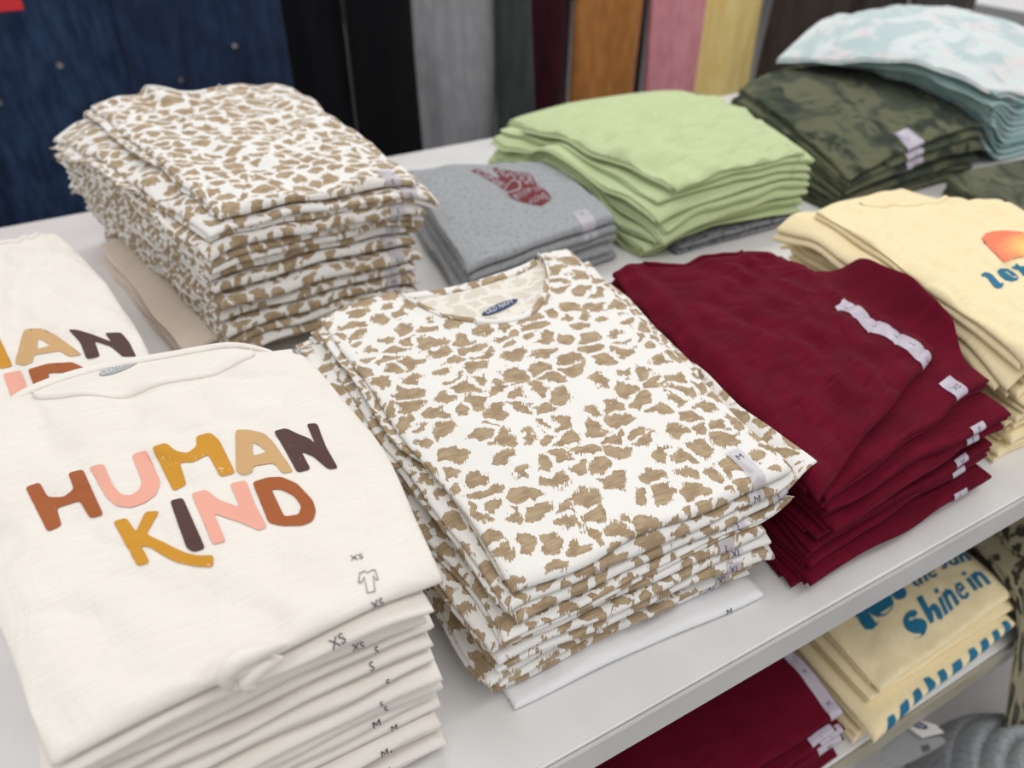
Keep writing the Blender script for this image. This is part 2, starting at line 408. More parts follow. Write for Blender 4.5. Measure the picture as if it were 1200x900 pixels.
    def build(s, name, mat, label, cat, group, parts=False, n=26, lower_mat=None):
        V1, F1, u1 = s.ply_mesh(0, n); V2, F2, u2 = s.ply_mesh(1, n)
        off = s.r.uniform(0, 9, 2); off2 = s.r.uniform(0, 9, 2)
        base = np.array([s.q[0][0], s.q[0][1], max(V2[:, 2].min(), -5)])
        s.base = base
        if parts:
            root = empty(name, base); s.root = root
            mesh_obj('front_panel', V1, F1, mat, root, base, u1+off)
            mesh_obj('back_panel', V2, F2, lower_mat or mat, root, base, u2+off2)
        else:
            V = np.concatenate([V1, V2]); Fc = np.concatenate([F1, F2+len(V1)]); uv = np.concatenate([u1+off, u2+off2])
            root = mesh_obj(name, V, Fc, mat, None, base, uv); s.root = root
        tag(root, label, cat, group); s.mat = mat
        return root
    # points along a path running over the front fold: u and arc length a (metres) from the fold's middle
    def arc(s, u, a, ply=0):
        u = np.atleast_1d(u).astype(float); a = np.atleast_1d(a).astype(float)
        e = np.concatenate([np.linspace(0, .002, 9), np.linspace(.0027, .02, 18), np.linspace(.024, .3, 60)])/s.L
        out = np.zeros((len(u), 3))
        P = s.surf(np.repeat(u[:, None], len(e), 1), np.repeat(e[None], len(u), 0), ply)
        ds = np.concatenate([np.zeros((len(u), 1)), np.cumsum(np.linalg.norm(np.diff(P, axis=1), axis=2), 1)], 1)
        Q = s.surf(np.repeat(u[:, None], 12, 1), np.repeat((np.linspace(0, .006, 12)/s.L)[None], len(u), 0), ply, -1)
        dq = np.concatenate([np.zeros((len(u), 1)), np.cumsum(np.linalg.norm(np.diff(Q, axis=1), axis=2), 1)], 1)
        for i in range(len(u)):
            for c in range(3):
                out[i, c] = np.interp(a[i], ds[i], P[i, :, c]) if a[i] >= 0 else np.interp(-a[i], dq[i], Q[i, :, c])
        return out
    def arc_n(s, u, a, off):
        P = s.arc(u, a); Pu = s.arc(np.asarray(u)+.003/s.W, a); Pa = s.arc(u, np.asarray(a)+.0012); Pb = s.arc(u, np.asarray(a)-.0012)
        n = np.cross(Pu-P, Pa-Pb); n /= np.linalg.norm(n, axis=1)[:, None]+1e-12
        return P + n*off
    def surf_n(s, u, v, off, ply=0):
        P = s.surf(u, v, ply); du = s.surf(u+.002, v, ply)-s.surf(u-.002, v, ply); dv = s.surf(u, v+.002, ply)-s.surf(u, v-.002, ply)
        n = np.cross(du, dv); n /= np.linalg.norm(n, axis=1)[:, None]+1e-12
        return P + n*off
    def from_px(s, px, ply=0):
        px = np.asarray(px, float); u = np.full(len(px), .5); v = np.full(len(px), .5); h = 1e-3
        for it in range(30):
            p0 = proj(s.surf(u, v, ply)); e = px-p0
            a = (proj(s.surf(u+h, v, ply))-p0)/h; b = (proj(s.surf(u, v+h, ply))-p0)/h
            det = a[:, 0]*b[:, 1]-a[:, 1]*b[:, 0]; det = np.where(np.abs(det) < 1e-3, 1e-3, det)
            du = (e[:, 0]*b[:, 1]-e[:, 1]*b[:, 0])/det; dv = (a[:, 0]*e[:, 1]-a[:, 1]*e[:, 0])/det
            k = .7 if it < 20 else .4
            u = np.clip(u+k*np.clip(du, -.3, .3), .012, .988); v = np.clip(v+k*np.clip(dv, -.3, .3), .012, .985)
        return u, v

# ------------------------------------------------------------------ outlines and prints
def fill(polys, sp):
    pts = []; edges = []
    for P in polys:
        P = [np.array(p, float) for p in P]; st = len(pts); cur = []
        for i in range(len(P)):
            a, b = P[i], P[(i+1) % len(P)]; k = max(1, int(np.linalg.norm(b-a)/sp))
            for j in range(k): cur.append(a+(b-a)*j/k)
        pts += cur; nn = len(cur); edges += [(st+i, st+(i+1) % nn) for i in range(nn)]
    A = np.array(pts); lo, hi = A.min(0), A.max(0)
    def inside(Q):
        c = np.zeros(len(Q), int)
        for P in polys:
            P = np.array(P, float); x, y = Q[:, 0], Q[:, 1]; r = np.zeros(len(Q), bool)
            for i in range(len(P)):
                x1, y1 = P[i-1]; x2, y2 = P[i]
                if y1 == y2: continue
                r ^= ((y1 > y) != (y2 > y)) & (x < (x2-x1)*(y-y1)/(y2-y1)+x1)
            c += r
        return c % 2 == 1
    gx, gy = np.meshgrid(np.arange(lo[0]+sp/2, hi[0], sp), np.arange(lo[1]+sp/2, hi[1], sp)); G = np.stack([gx.ravel(), gy.ravel()], 1)
    if len(G): G = G[inside(G)]
    if len(G):
        dm = np.min(np.linalg.norm(G[:, None]-A[None], axis=2), 1); G = G[dm > sp*.35]
    allp = [Vector(p) for p in A.tolist()] + [Vector(p) for p in G.tolist()]
    vs, _, fs, *_ = delaunay_2d_cdt(allp, edges, [], 0, 1e-9)
    V2 = np.array([[v.x, v.y] for v in vs]); fs = [list(f) for f in fs]
    cen = np.array([V2[f].mean(0) for f in fs]); k = inside(cen)
    return V2, [f for f, q in zip(fs, k) if q]
_gl = {}
def glyphs(txt, bold=0):
    """outline loops of a word, in units of cap height"""
    if (txt, bold) in _gl: return _gl[(txt, bold)]
    c = bpy.data.curves.new('t', 'FONT'); c.body = txt; c.fill_mode = 'NONE'; c.resolution_u = 3; c.offset = bold
    o = bpy.data.objects.new('t', c); COL.objects.link(o); bpy.context.view_layer.update()
    me = bpy.data.meshes.new_from_object(o.evaluated_get(bpy.context.evaluated_depsgraph_get()))
    adj = {}
    for e in me.edges:
        a, b = e.vertices; adj.setdefault(a, []).append(b); adj.setdefault(b, []).append(a)
    seen = set(); loops = []
    for st in adj:
        if st in seen: continue
        lp = [st]; seen.add(st); cur = st
        while True:
            nx = [q for q in adj[cur] if q not in seen]
            if not nx: break
            cur = nx[0]; seen.add(cur); lp.append(cur)
        if len(lp) > 2: loops.append([tuple(me.vertices[i].co[:2]) for i in lp])
    bpy.data.objects.remove(o); bpy.data.meshes.remove(me)
    A = np.array([p for l in loops for p in l]); lo = A.min(0); hi = A.max(0)
    loops = [[((x-lo[0])/(hi[1]-lo[1]), (y-lo[1])/(hi[1]-lo[1])) for x, y in l] for l in loops]
    w = (hi[0]-lo[0])/(hi[1]-lo[1]); _gl[(txt, bold)] = (loops, w); return loops, w
def px_decal(s, name, polys, mat, off=.0007, ply=0, sp=4.0, parent=None, label=None, uvq=None):
    if polys and isinstance(polys[0], tuple):     # several overlapping strokes of one letter
        parts_ = [fill([p], sp) for p in polys[0]]; n_ = 0; fs = []
        for a_, b_ in parts_: fs += [[i+n_ for i in f] for f in b_]; n_ += len(a_)
        V2 = np.concatenate([a_ for a_, _ in parts_])
    else: V2, fs = fill(polys, sp)
    u, v = s.from_px(V2, ply); P = s.surf_n(u, v, off, ply)
    uv = None
    if uvq is not None: uv = (V2-np.array(uvq[0]))/np.array(uvq[1])
    par = parent or s.root
    o = mesh_obj(name, P, fs, mat, par, s.base, uv, smooth=True)
    # keep faces looking up
    me = o.data; me.calc_loop_triangles()
    if sum(p.normal.z*p.area for p in me.polygons) < 0: me.flip_normals()
    if label: o['label'] = label
    return o
def quad_text(txt, quad, bold=0):
    """word laid into a pixel quad: baseline left, baseline right, top right, top left"""
    loops, w = glyphs(txt, bold); a, b, c, d = [np.array(q, float) for q in quad]
    return [[tuple((1-y)*((1-x/w)*a+x/w*b)+y*((1-x/w)*d+x/w*c)) for x, y in l] for l in loops]
def arc_decal(s, name, polys, mat, off=.0006, sp=.0025, parent=None, label=None):
    """polys in (metres across, metres of arc over the fold)"""
    V2, fs = fill(polys, sp); P = s.arc_n(V2[:, 0]/s.W, V2[:, 1], off)
    o = mesh_obj(name, P, fs, mat, parent or s.root, s.base, None)
    if label: o['label'] = label
    return o
def arc_text(s, txt, xc, a0, h, mat=None, rot=0, name='size_lettering', parent=None):
    loops, w = glyphs(txt, .012); c, sn = math.cos(rot), math.sin(rot)
    P = []
    for l in loops:
        P.append([(xc + ((x-w/2)*c-(y-.5)*sn)*h, a0+((x-w/2)*sn+(y-.5)*c)*h) for x, y in l])
    return arc_decal(s, name, P, mat or M['text'], .0012, h*.3, parent)
def arc_strip(s, x0, wd, a0, a1, mat, label=None):
    return arc_decal(s, 'size_strip', [[(x0, a0), (x0+wd, a0), (x0+wd, a1), (x0, a1)]], mat, .0011, .002, None, label)
def collar(s, mat, width=.016, ply=0, name='collar', rng_=None):
    """raised neckband following the neckline"""
    uc, hw, dp, sh = s.neck if ply == 0 else s.bneck
    us = np.linspace(uc-hw*1.0, uc+hw*1.0, 60); prof = [(0.0, .0004), (.004/s.L, .0022), (.25, .0026), (.5, .0026), (.8, .0024), (1.0, .0002)]
    rows = []
    for i, (k, h) in enumerate(prof):
        kk = .003 if i == 0 else k
        v = 1 - (kk*width/s.L) if i else np.full(1, 1-.0005)
        vv = np.full_like(us, float(np.atleast_1d(v)[0])) if i == 0 else np.full_like(us, 1-k*width/s.L if i != 1 else 1-.002/s.L)
        P = s.surf(us, vv, ply); P[:, 2] = s.surf(us, np.minimum(vv, 1-.010/s.L), ply)[:, 2]*(.7 if i else .4) + P[:, 2]*(.3 if i else .6) + h
        rows.append(P)
    A = np.array(rows); nr, nc = A.shape[:2]; I = np.arange(nr*nc).reshape(nr, nc)
    f = np.stack([I[:-1, :-1], I[:-1, 1:], I[1:, 1:], I[1:, :-1]], -1).reshape(-1, 4)[:, ::-1]
    uv = np.stack([np.repeat(us[None]*s.W, nr, 0), np.repeat(np.arange(nr)[:, None]*width/nr, nc, 1)], -1).reshape(-1, 2) + s.r.uniform(0, 5, 2)
    o = mesh_obj(name, A.reshape(-1, 3), f, mat, s.root, s.base, uv)
    m = o.modifiers.new('thick', 'SOLIDIFY'); m.thickness = .0015; m.offset = -1
    return o
def sleeve(s, side, v0, v1, out, mat, dz=0.0, tip=.3):
    """folded sleeve showing past the side edge, under the front panel"""
    n = 14; vs = np.linspace(v0, v1, n); k = np.clip((vs-v0)/(tip*(v1-v0)+1e-6), 0, 1)**.6
    u_in = np.full(n, .06 if side < 0 else .94)
    rows = []
    for j, q in enumerate(np.linspace(0, 1, 9)):
        uo = (-out*k/s.W if side < 0 else 1+out*k/s.W); u = u_in*(1-q)+uo*q
        xy = s.xy(u, vs, ply=1); z = s.samp(xy) + s.th(u, vs)*.5 + dz
        rows.append(np.concatenate([xy, z[:, None]], 1))
    A = np.array(rows); nr, nc = A.shape[:2]; I = np.arange(nr*nc).reshape(nr, nc)
    f = np.stack([I[:-1, :-1], I[1:, :-1], I[1:, 1:], I[:-1, 1:]], -1).reshape(-1, 4)
    uv = np.stack([np.repeat(np.linspace(0, .05, nr)[:, None], nc, 1), np.repeat(vs[None]*s.L, nr, 0)], -1).reshape(-1, 2)+3
    o = mesh_obj('sleeve', A.reshape(-1, 3), f, mat, s.root, s.base, uv)
    m = o.modifiers.new('thick', 'SOLIDIFY'); m.thickness = .0024; m.offset = 0
    return o
def ellipse(cx, cy, a, b, ang=0, n=28, ax=None):
    c, sn = math.cos(ang), math.sin(ang)
    return [(cx+a*math.cos(t)*c-b*math.sin(t)*sn, cy+a*math.cos(t)*sn+b*math.sin(t)*c) for t in np.linspace(0, 2*math.pi, n, endpoint=False)]
def cr(P, s, ox, oy): return [(x/s+ox, y/s+oy) for x, y in P]
def stroke(pts, wd):
    pts = [np.array(p, float) for p in pts]; L = []; Rr = []
    for i, p in enumerate(pts):
        d = pts[min(i+1, len(pts)-1)]-pts[max(i-1, 0)]; n = np.array([-d[1], d[0]])/np.linalg.norm(d)
        w_ = (wd[i] if isinstance(wd, (list, tuple)) else wd)/2; L.append(tuple(p+n*w_)); Rr.append(tuple(p-n*w_))
    return L + Rr[::-1]

ORD = ['topmost', 'second from the top', 'third from the top', 'fourth from the top', 'fifth from the top', 'sixth from the top', 'seventh from the top', 'eighth from the top', 'ninth from the top', 'tenth from the top', 'eleventh from the top', 'twelfth from the top', 'thirteenth from the top', 'fourteenth from the top', 'fifteenth from the top', 'sixteenth from the top', 'seventeenth from the top']
def lerpq(a, b, k): return [tuple(np.array(p)*(1-k)+np.array(q)*k) for p, q in zip(a, b)]
def jit(q, a):
    d = rng.normal(0, a, 2); r = rng.normal(0, a*.5, (4, 2)); return [tuple(np.array(p)+d+e) for p, e in zip(q, r)]
def stack(field, bot, top, H, n, mat, what, where, group, jitter=.004, special=None, top_kw=None, kw=None, lowest=None, ease=1.0, tz=None, dome=0.0, ntop=34, parts_top=False, lower_mat=None, total=None):
    """n shirts, lowest first; special maps index-from-top to overrides"""
    out = []; kw = kw or {}; special = special or {}
    base = float(np.median(field.H[:, -3])); goal = None
    if tz is not None:
        qt = np.array((special.get(0, {}).get('quad')) or top); Am = np.c_[qt, np.ones(4)]
        pl = np.linalg.lstsq(Am, np.array(tz)-base, rcond=None)[0]; cen = qt.mean(0)
    for i in range(n):
        k = (i/(n-1))**ease if n > 1 else 1; ft = n-1-i
        sp = dict(special.get(ft, {}))
        q = sp.pop('quad', None) or jit(lerpq(bot, top, k), jitter if ft else .0)
        a = dict(kw)
        if ft == 0 and top_kw: a.update(top_kw)
        m = sp.pop('mat', mat); parts = sp.pop('parts', ft == 0 and parts_top); wh = sp.pop('what', what); tt = sp.pop('t', H/n)
        lab = sp.pop('label', None)
        a.update(sp)
        if tz is not None:
            f = (i+1)/n
            a['goal'] = lambda x, y, f=f: base + f*np.maximum(pl[0]*x+pl[1]*y+pl[2], .3*H) + dome*f*(1-((x-cen[0])**2+(y-cen[1])**2)/.04)
        s = Shirt(field, q, tt, **a)
        lab = lab or ('%s, %s of the %s' % (wh, ORD[ft], where) if ft < n-1 or n == 1 else '%s at the bottom of the %s' % (wh, where))
        s.build('folded_tshirt', m, lab, 'shirt', group, parts=parts, n=(88 if parts else ntop) if ft < 2 else 22, lower_mat=lower_mat if ft == 0 else None)
        out.append(s)
    return out[::-1]       # topmost first

# ------------------------------------------------------------------ clothing racks behind the table
RY = 2.45; RZ = 1.05
rk = empty('clothing_rack', (.9, RY, FLZ)); tag(rk, 'long chrome clothing rack behind the display table holding hanging garments', 'clothing rack')
def tubez(name, p, q, r, mat, parent, org):
    p = np.array(p, float)-org; q = np.array(q, float)-org; d = q-p; L = np.linalg.norm(d); d /= L
    a = np.cross(d, [0, 0, 1] if abs(d[2]) < .9 else [1, 0, 0]); a /= np.linalg.norm(a); b = np.cross(d, a)
    c = [p+r*(math.cos(t)*a+math.sin(t)*b) for t in np.linspace(0, 2*math.pi, 12, endpoint=False)]; V = c + [v+d*L for v in c]
    f = [[i, (i+1) % 12, (i+1) % 12+12, i+12] for i in range(12)] + [list(range(11, -1, -1)), list(range(12, 24))]
    me = bpy.data.meshes.new(name); me.from_pydata([tuple(v) for v in V], [], f); me.materials.append(mat); o = bpy.data.objects.new(name, me); COL.objects.link(o); o.parent = parent; return o
ro = np.array([.9, RY, FLZ])
tubez('rail', (-1.6, RY, RZ), (4.9, RY, RZ), .013, M['chrome'], rk, ro)
for x in (-1.6, 4.9):
    tubez('upright', (x, RY, FLZ+.03), (x, RY, RZ), .016, M['chrome'], rk, ro); tubez('foot', (x, RY-.28, FLZ+.016), (x, RY+.28, FLZ+.016), .016, M['chrome'], rk, ro)
def garment(x0, x1, y, z0, mat, label, cat, seed, depth=.07):
    ztop = RZ-.12; W = x1-x0; cx = (x0+x1)/2; org = np.array([cx, y, z0]); nz = 50; nu = 72
    f1 = noise_fn(seed, .22, 6); f2 = noise_fn(seed+1, .08, 6); rows = []
    for k in np.linspace(0, 1, nz):
        z = z0 + k*(ztop-z0); sh = min(1, max(.16, 1 - ((k-.86)/.14)*.84 if k > .86 else 1)); hw = W/2*(sh*(1+.05*(1-k)))
        for t in np.linspace(0, 2*math.pi, nu, endpoint=False):
            c, s_ = math.cos(t), math.sin(t); x = hw*np.sign(c)*abs(c)**.7; yy = depth/2*np.sign(s_)*abs(s_)**.6*(1-.5*k)
            yy += (1-.6*k)*(.028*f1(x+cx, 0.15*z) + .010*f2(x+cx, .1*z)); rows.append((cx+x, y+yy, z + .006*f2(x, 0)))
    V = np.array(rows); I_ = np.arange(len(V)).reshape(nz, nu); J_ = np.roll(I_, -1, 1)
    f = np.stack([I_[:-1], J_[:-1], J_[1:], I_[1:]], -1).reshape(-1, 4).tolist() + [I_[0][::-1].tolist(), I_[-1].tolist()]
    r = empty('hanging_garment', org); tag(r, label, cat, None)
    mesh_obj('body', V, f, mat, r, org, np.stack([V[:, 0], V[:, 2]], -1))
    tubez('hanger', (cx, y, ztop-.01), (cx, y, RZ-.013), .003, M['chrome'], r, org)
    return r, org
def gm(n, a, b): return plain_cloth(n, a, b, 40, 8, .3)
GL = [(-.78, -.30, (46, 64, 96), (28, 42, 68), 'dark blue denim garment hanging at the left frame edge'),
      (-.28, .16, (50, 70, 102), (32, 46, 74), 'dark blue denim garment hanging behind the back left leopard stack'),
      (.18, .58, (40, 56, 86), (28, 40, 64), 'navy garment hanging beside the black ones'),
      (.60, .78, (16, 18, 26), (10, 11, 16), 'black garment hanging beside the navy one'),
      (.80, .98, (12, 13, 18), (8, 8, 12), 'black garment hanging beside the light grey one'),
      (1.00, 1.30, (160, 160, 164), (142, 142, 146), 'light grey garment hanging on the rack behind the grey tees'),
      (1.32, 1.41, (70, 74, 74), (58, 62, 62), 'narrow dark grey garment hanging beside the light grey one'),
      (1.43, 1.60, (62, 20, 32), (44, 14, 24), 'dark burgundy garment hanging behind the light green stack'),
      (1.62, 1.86, (186, 126, 68), (160, 106, 56), 'mustard brown garment hanging beside the dark burgundy one'),
      (1.875, 1.935, (44, 42, 50), (34, 32, 40), 'thin charcoal garment squeezed between mustard and pink ones'),
      (1.95, 2.16, (226, 156, 166), (208, 138, 148), 'dusty pink garment hanging on the rack'),
      (2.18, 2.52, (250, 228, 158), (242, 214, 136), 'yellow garment hanging on the rack beside the pink one'),
      (2.55, 2.95, (70, 60, 54), (56, 48, 44), 'dark brown garment hanging behind the camouflage stack'),
      (2.97, 3.40, (66, 58, 54), (52, 46, 44), 'dark brown garment hanging second from the right end of the rack'),
      (3.42, 3.85, (80, 74, 72), (64, 60, 58), 'grey brown garment hanging at the right end of the rack')]
for i, (a, b, c, d, lab) in enumerate(GL):
    g, org = garment(a-.012, b+.012, RY + (.03 if i % 2 else -.03), -.60 + .05*math.sin(i*2.3), gm('hanging_cloth_%s' % chr(97+i), c, d), lab, 'garment', 300+i*7, .08)
    if i in (1, 2):  # added metal studs standing in for blurred highlights on the blue cloth
        for k, (dx, z) in enumerate([(-.10, .05), (.06, .12), (-.02, -.10)]):
            o = tubez('highlight_stud', (org[0]+dx, RY-.085, z), (org[0]+dx, RY-.020, z), .008, M['chrome'], g, org)
sg = box('hanging_sign', -.30, -.035, RY-.12, RY-.11, .258, .50, flat('red_sign', (214, 40, 46), .5)); tag(sg, 'red sign panel at the upper left corner above the denim', 'sign')
st_ = tubez('sign_hook', (-.17, RY-.115, .49), (-.17, RY-.0, RZ), .004, M['chrome'], sg, np.zeros(3))

# ================================================================== table top, front row
FT = Field(-.6, 2.6, .15, 1.75, 0.0)

# ---- B: white graphic tees, back left, partly hidden
Bt = [at(-190, 560, .15), at(192, 468, .15), at(64, 266, .15), at(-75, 290, .15)]
Bb = [tuple(np.array(p)+np.array([.005, .01])) for p in Bt]
B = stack(FT, Bb, Bt, .145, 9, M['white'], 'white folded tee', 'back left white stack', 'white graphic tees in the back left stack',
          tz=(0.15, 0.15, 0.15, 0.15), dome=0.006, special={0: dict(label='white graphic tee on top of the back left stack, multicoloured print', bow=(0, .025))}, top_kw=dict(wr=.003, neck=(.55, .3, .03, .03), bneck=(.55, .3, .01, .03)), parts_top=True)
# pale shirts under and beside the back left leopard stack
Pq = [(.035, .985), (.33, 1.0), (.32, 1.38), (-.03, 1.40)]
stack(FT, Pq, Pq, .045, 4, M['pale'], 'pale beige folded tee', 'low pile under the leopard stack', 'pale tees under the back left leopard stack')

# ---- C: back left leopard stack
Cb = [(.095, .955), (.385, .975), (.37, 1.42), (-.01, 1.50)]
Cm = [(.10, .95), (.40, .955), (.36, 1.44), (-.05, 1.47)]
Ct = [(.118, .955), (.388, .955), at(338, 96, .25), at(92, 112, .25)]
C = stack(FT, Cb, Cm, .20, 12, M['leo'], 'tan leopard print tee', 'back left leopard stack', 'leopard print tees in the back left stack', jitter=.008,
          tz=(0.238, 0.238, 0.25, 0.262), dome=0.002, special={0: dict(quad=Ct, t=.018, label='leopard print tee on top of the back left stack, highest shirt of the display')},
          top_kw=dict(wr=.003, neck=(.45, .2, .13, .02), bneck=(.45, .2, .11, .02), full=1), kw=dict(droop=.3, amp=.28, wob=.004, expand=.0015), parts_top=True)

# ---- E: heather grey tees with burgundy hand print
Et = [(.447, .935), at(722, 250, .09), at(650, 188, .09), at(470, 196, .09)]
Eb = [tuple(np.array(p)+np.array(d)) for p, d in zip(Et, [(.0, .0), (.012, -.006), (0, -.02), (0, -.02)])]
E = stack(FT, Eb, Et, .088, 5, M['grey'], 'heather grey folded tee', 'grey stack', 'heather grey tees behind the central leopard stack',
          tz=(0.085, 0.09, 0.09, 0.09), dome=0.004, special={0: dict(label='heather grey tee with burgundy hand print lying on top of the grey stack')}, top_kw=dict(wr=.0012, full=1), kw=dict(droop=.15, amp=.12), parts_top=True)

# ---- F: light green stack
Fpl = [(.86, .93), (1.165, .925), (1.2, 1.28), (.9, 1.28)]
stack(FT, Fpl, Fpl, .022, 2, M['plaid'], 'grey striped folded tee', 'pair below the light green stack', 'grey striped tees below the light green stack', jitter=.002)
Fb = [(.80, .945), (1.155, .935), (1.22, 1.36), (.74, 1.43)]
Ftq = [(.838, .935), (1.135, .935), at(832, 104, .16), at(606, 128, .16)]
Fs = stack(FT, Fb, [(.82, .935), (1.145, .93), (1.24, 1.36), (.76, 1.42)], .135, 12, M['green'], 'light green folded tee', 'light green stack', 'light green tees in the back middle stack', jitter=.012,
           tz=(0.135, 0.155, 0.16, 0.16), dome=0.012, special={0: dict(quad=Ftq, t=.016, label='light green tee on top of the light green stack')},
           top_kw=dict(wr=.0055, neck=(.6, .3, .02, .03), bneck=(.6, .3, -.035, .03), full=1), kw=dict(droop=.35, amp=.28, wob=.005), parts_top=True)

# ---- I: olive camouflage, J: pale teal tie dye, K: dark olive
Ib = [(1.24, .93), (1.66, .93), (1.68, 1.40), (1.24, 1.40)]
It = [(1.255, .92), (1.69, .95), at(985, 50, .14), at(868, 96, .13)]
I = stack(FT, Ib, It, .115, 7, M['camo'], 'olive camouflage folded shirt', 'camouflage stack', 'olive camouflage shirts in the back right stack', jitter=.008,
          tz=(0.1, 0.12, 0.14, 0.13), dome=0.01, special={0: dict(label='olive camouflage shirt on top of the blurred camouflage stack')}, top_kw=dict(wr=.003), kw=dict(droop=.25, amp=.2), parts_top=True)
Jb = [(1.72, .95), (2.15, .95), (2.15, 1.40), (1.72, 1.42)]
Jt = [(1.66, .93), (2.12, .92), (2.12, 1.46), at(915, 45, .2)]
J = stack(FT, Jb, Jt, .215, 12, M['teal'], 'pale teal folded shirt', 'far right teal stack', 'pale teal shirts in the far right stack', jitter=.007,
          tz=(0.17, 0.19, 0.27, 0.235), dome=0.03, special={0: dict(mat=M['tie'], t=.022, label='pale blue and white tie dye shirt on top of the far right stack')}, top_kw=dict(wr=.004, full=1), kw=dict(droop=.2, amp=.2))
Kb = [at(1206, 262, .05), (1.80, .60), (1.80, .84), at(1112, 204, .05)]
K = stack(FT, Kb, Kb, .052, 3, M['olive'], 'dark olive folded shirt', 'low dark olive pile', 'dark olive shirts in the low pile at the right')

# ---- H: cream sun tees, right
Hb = [(.852, .318), (1.19, .318), (1.19, .72), (.90, .73)]
Hm = [(.835, .325), (1.16, .325), (1.17, .74), (.905, .75)]
Ht = [(.822, .32), (1.13, .34), at(1175, 232, .165), at(957, 240, .165)]
H = stack(FT, Hb, Hm, .152, 9, M['cream'], 'cream folded tee', 'cream stack at the right', 'cream tees in the right hand stack', jitter=.008,
          tz=(0.165, 0.165, 0.165, 0.165), dome=0.01, special={0: dict(quad=Ht, t=.017, label='cream tee with an orange sun print on top of the right hand stack', bow=(.006, 0))},
          top_kw=dict(wr=.0045, neck=(.45, .22, .03, .03), bneck=(.45, .22, -.03, .03), full=1), kw=dict(droop=.12, amp=.22, wob=.006), parts_top=True)

# ---- G: burgundy stack
Gb = [(.500, .296), (.792, .300), (.84, .70), (.54, .76)]
Gm = [(.497, .300), (.775, .318), (.83, .70), (.54, .76)]
G2 = [(.50, .30), at(1158, 447, .125), (.858, .585), (.60, .76)]
G1 = [at(961, 572, .142), at(1100, 404, .15), at(905, 292, .145), at(712, 308, .145)]
G = stack(FT, Gb, Gm, .124, 9, M['maroon'], 'burgundy folded tee', 'burgundy stack', 'burgundy tees in the stack right of the centre', jitter=.009,
          tz=(0.142, 0.15, 0.145, 0.145), dome=0.004, special={0: dict(quad=G1, t=.015, label='burgundy tee twisted on top of the burgundy stack, long pale size strip', wr=.0045, full=1, neck=(.5, .3, .04, .02), bneck=(.5, .3, .02, .02)),
                   1: dict(quad=G2, t=.014, wr=.0015, bow=(0, .012)), 4: dict(full=1)}, kw=dict(droop=.1, amp=.2, wob=.005), parts_top=True)

# ---- D: central leopard stack
Db = [(.166, .333), (.448, .318), (.49, .76), (.145, .80)]
Dm = [(.175, .325), (.47, .32), (.52, .80), (.135, .80)]
DT = [at(604, 682, .158), at(929, 549, .155), at(664, 283, .165), at(368, 366, .155)]
D2 = [tuple(np.array(p)+np.array(d)) for p, d in zip(DT, [(-.006, -.004), (.006, -.004), (0, -.01), (-.012, -.01)])]
D3 = [(.186, .322), (.505, .322), (.52, .79), (.15, .79)]
D = stack(FT, Db, Dm, .134, 11, M['leo'], 'tan leopard print tee', 'central leopard stack', 'leopard print tees in the central stack', jitter=.006,
          tz=(0.158, 0.155, 0.165, 0.155), dome=0.002, special={0: dict(quad=DT, t=.0145, label='leopard print tee on top of the central stack, open neckline and navy oval label', full=1, amp=.1,
                           neck=(.575, .29, .275, .03), bneck=(.575, .27, .045, .03), wr=.0008, droop=.1),
                   1: dict(quad=D2, wr=.0008, full=1, bow=(.006, 0)), 2: dict(quad=D3, full=1),
                   10: dict(quad=[(.185, .322), (.452, .306), (.46, .70), (.2, .72)], mat=M['white_cool'], what='plain white folded tee', t=.010, full=1)},
          kw=dict(droop=.12, amp=.2, wob=.005), parts_top=True, lower_mat=M['leo_in'], ntop=44)

# ---- A: front left white stack
Ab = [(-.125, .312), (.112, .312), (.125, .66), (-.135, .66)]
Am = [(-.118, .308), (.112, .312), (.118, .66), (-.14, .66)]
AT = [at(56, 884, .222), at(519, 664, .222), at(345, 404, .225), at(-45, 472, .225)]
A = stack(FT, Ab, Am, .204, 14, M['white'], 'white folded tee', 'front left white stack', 'white graphic tees in the front left stack', jitter=.0025,
          tz=(0.222, 0.222, 0.225, 0.225), dome=0.004, special={0: dict(quad=AT, t=.0155, full=1, slope=.3, wr=.0036, amp=.08, neck=(.52, .33, .06, .07), bneck=(.52, .41, -.19, .07), bow=(.012, .012),
                           label='white graphic tee with HUMAN KIND in earthy colours on top of the front left stack')},
          kw=dict(droop=.18, amp=.2, wob=.003), parts_top=True, ntop=44)

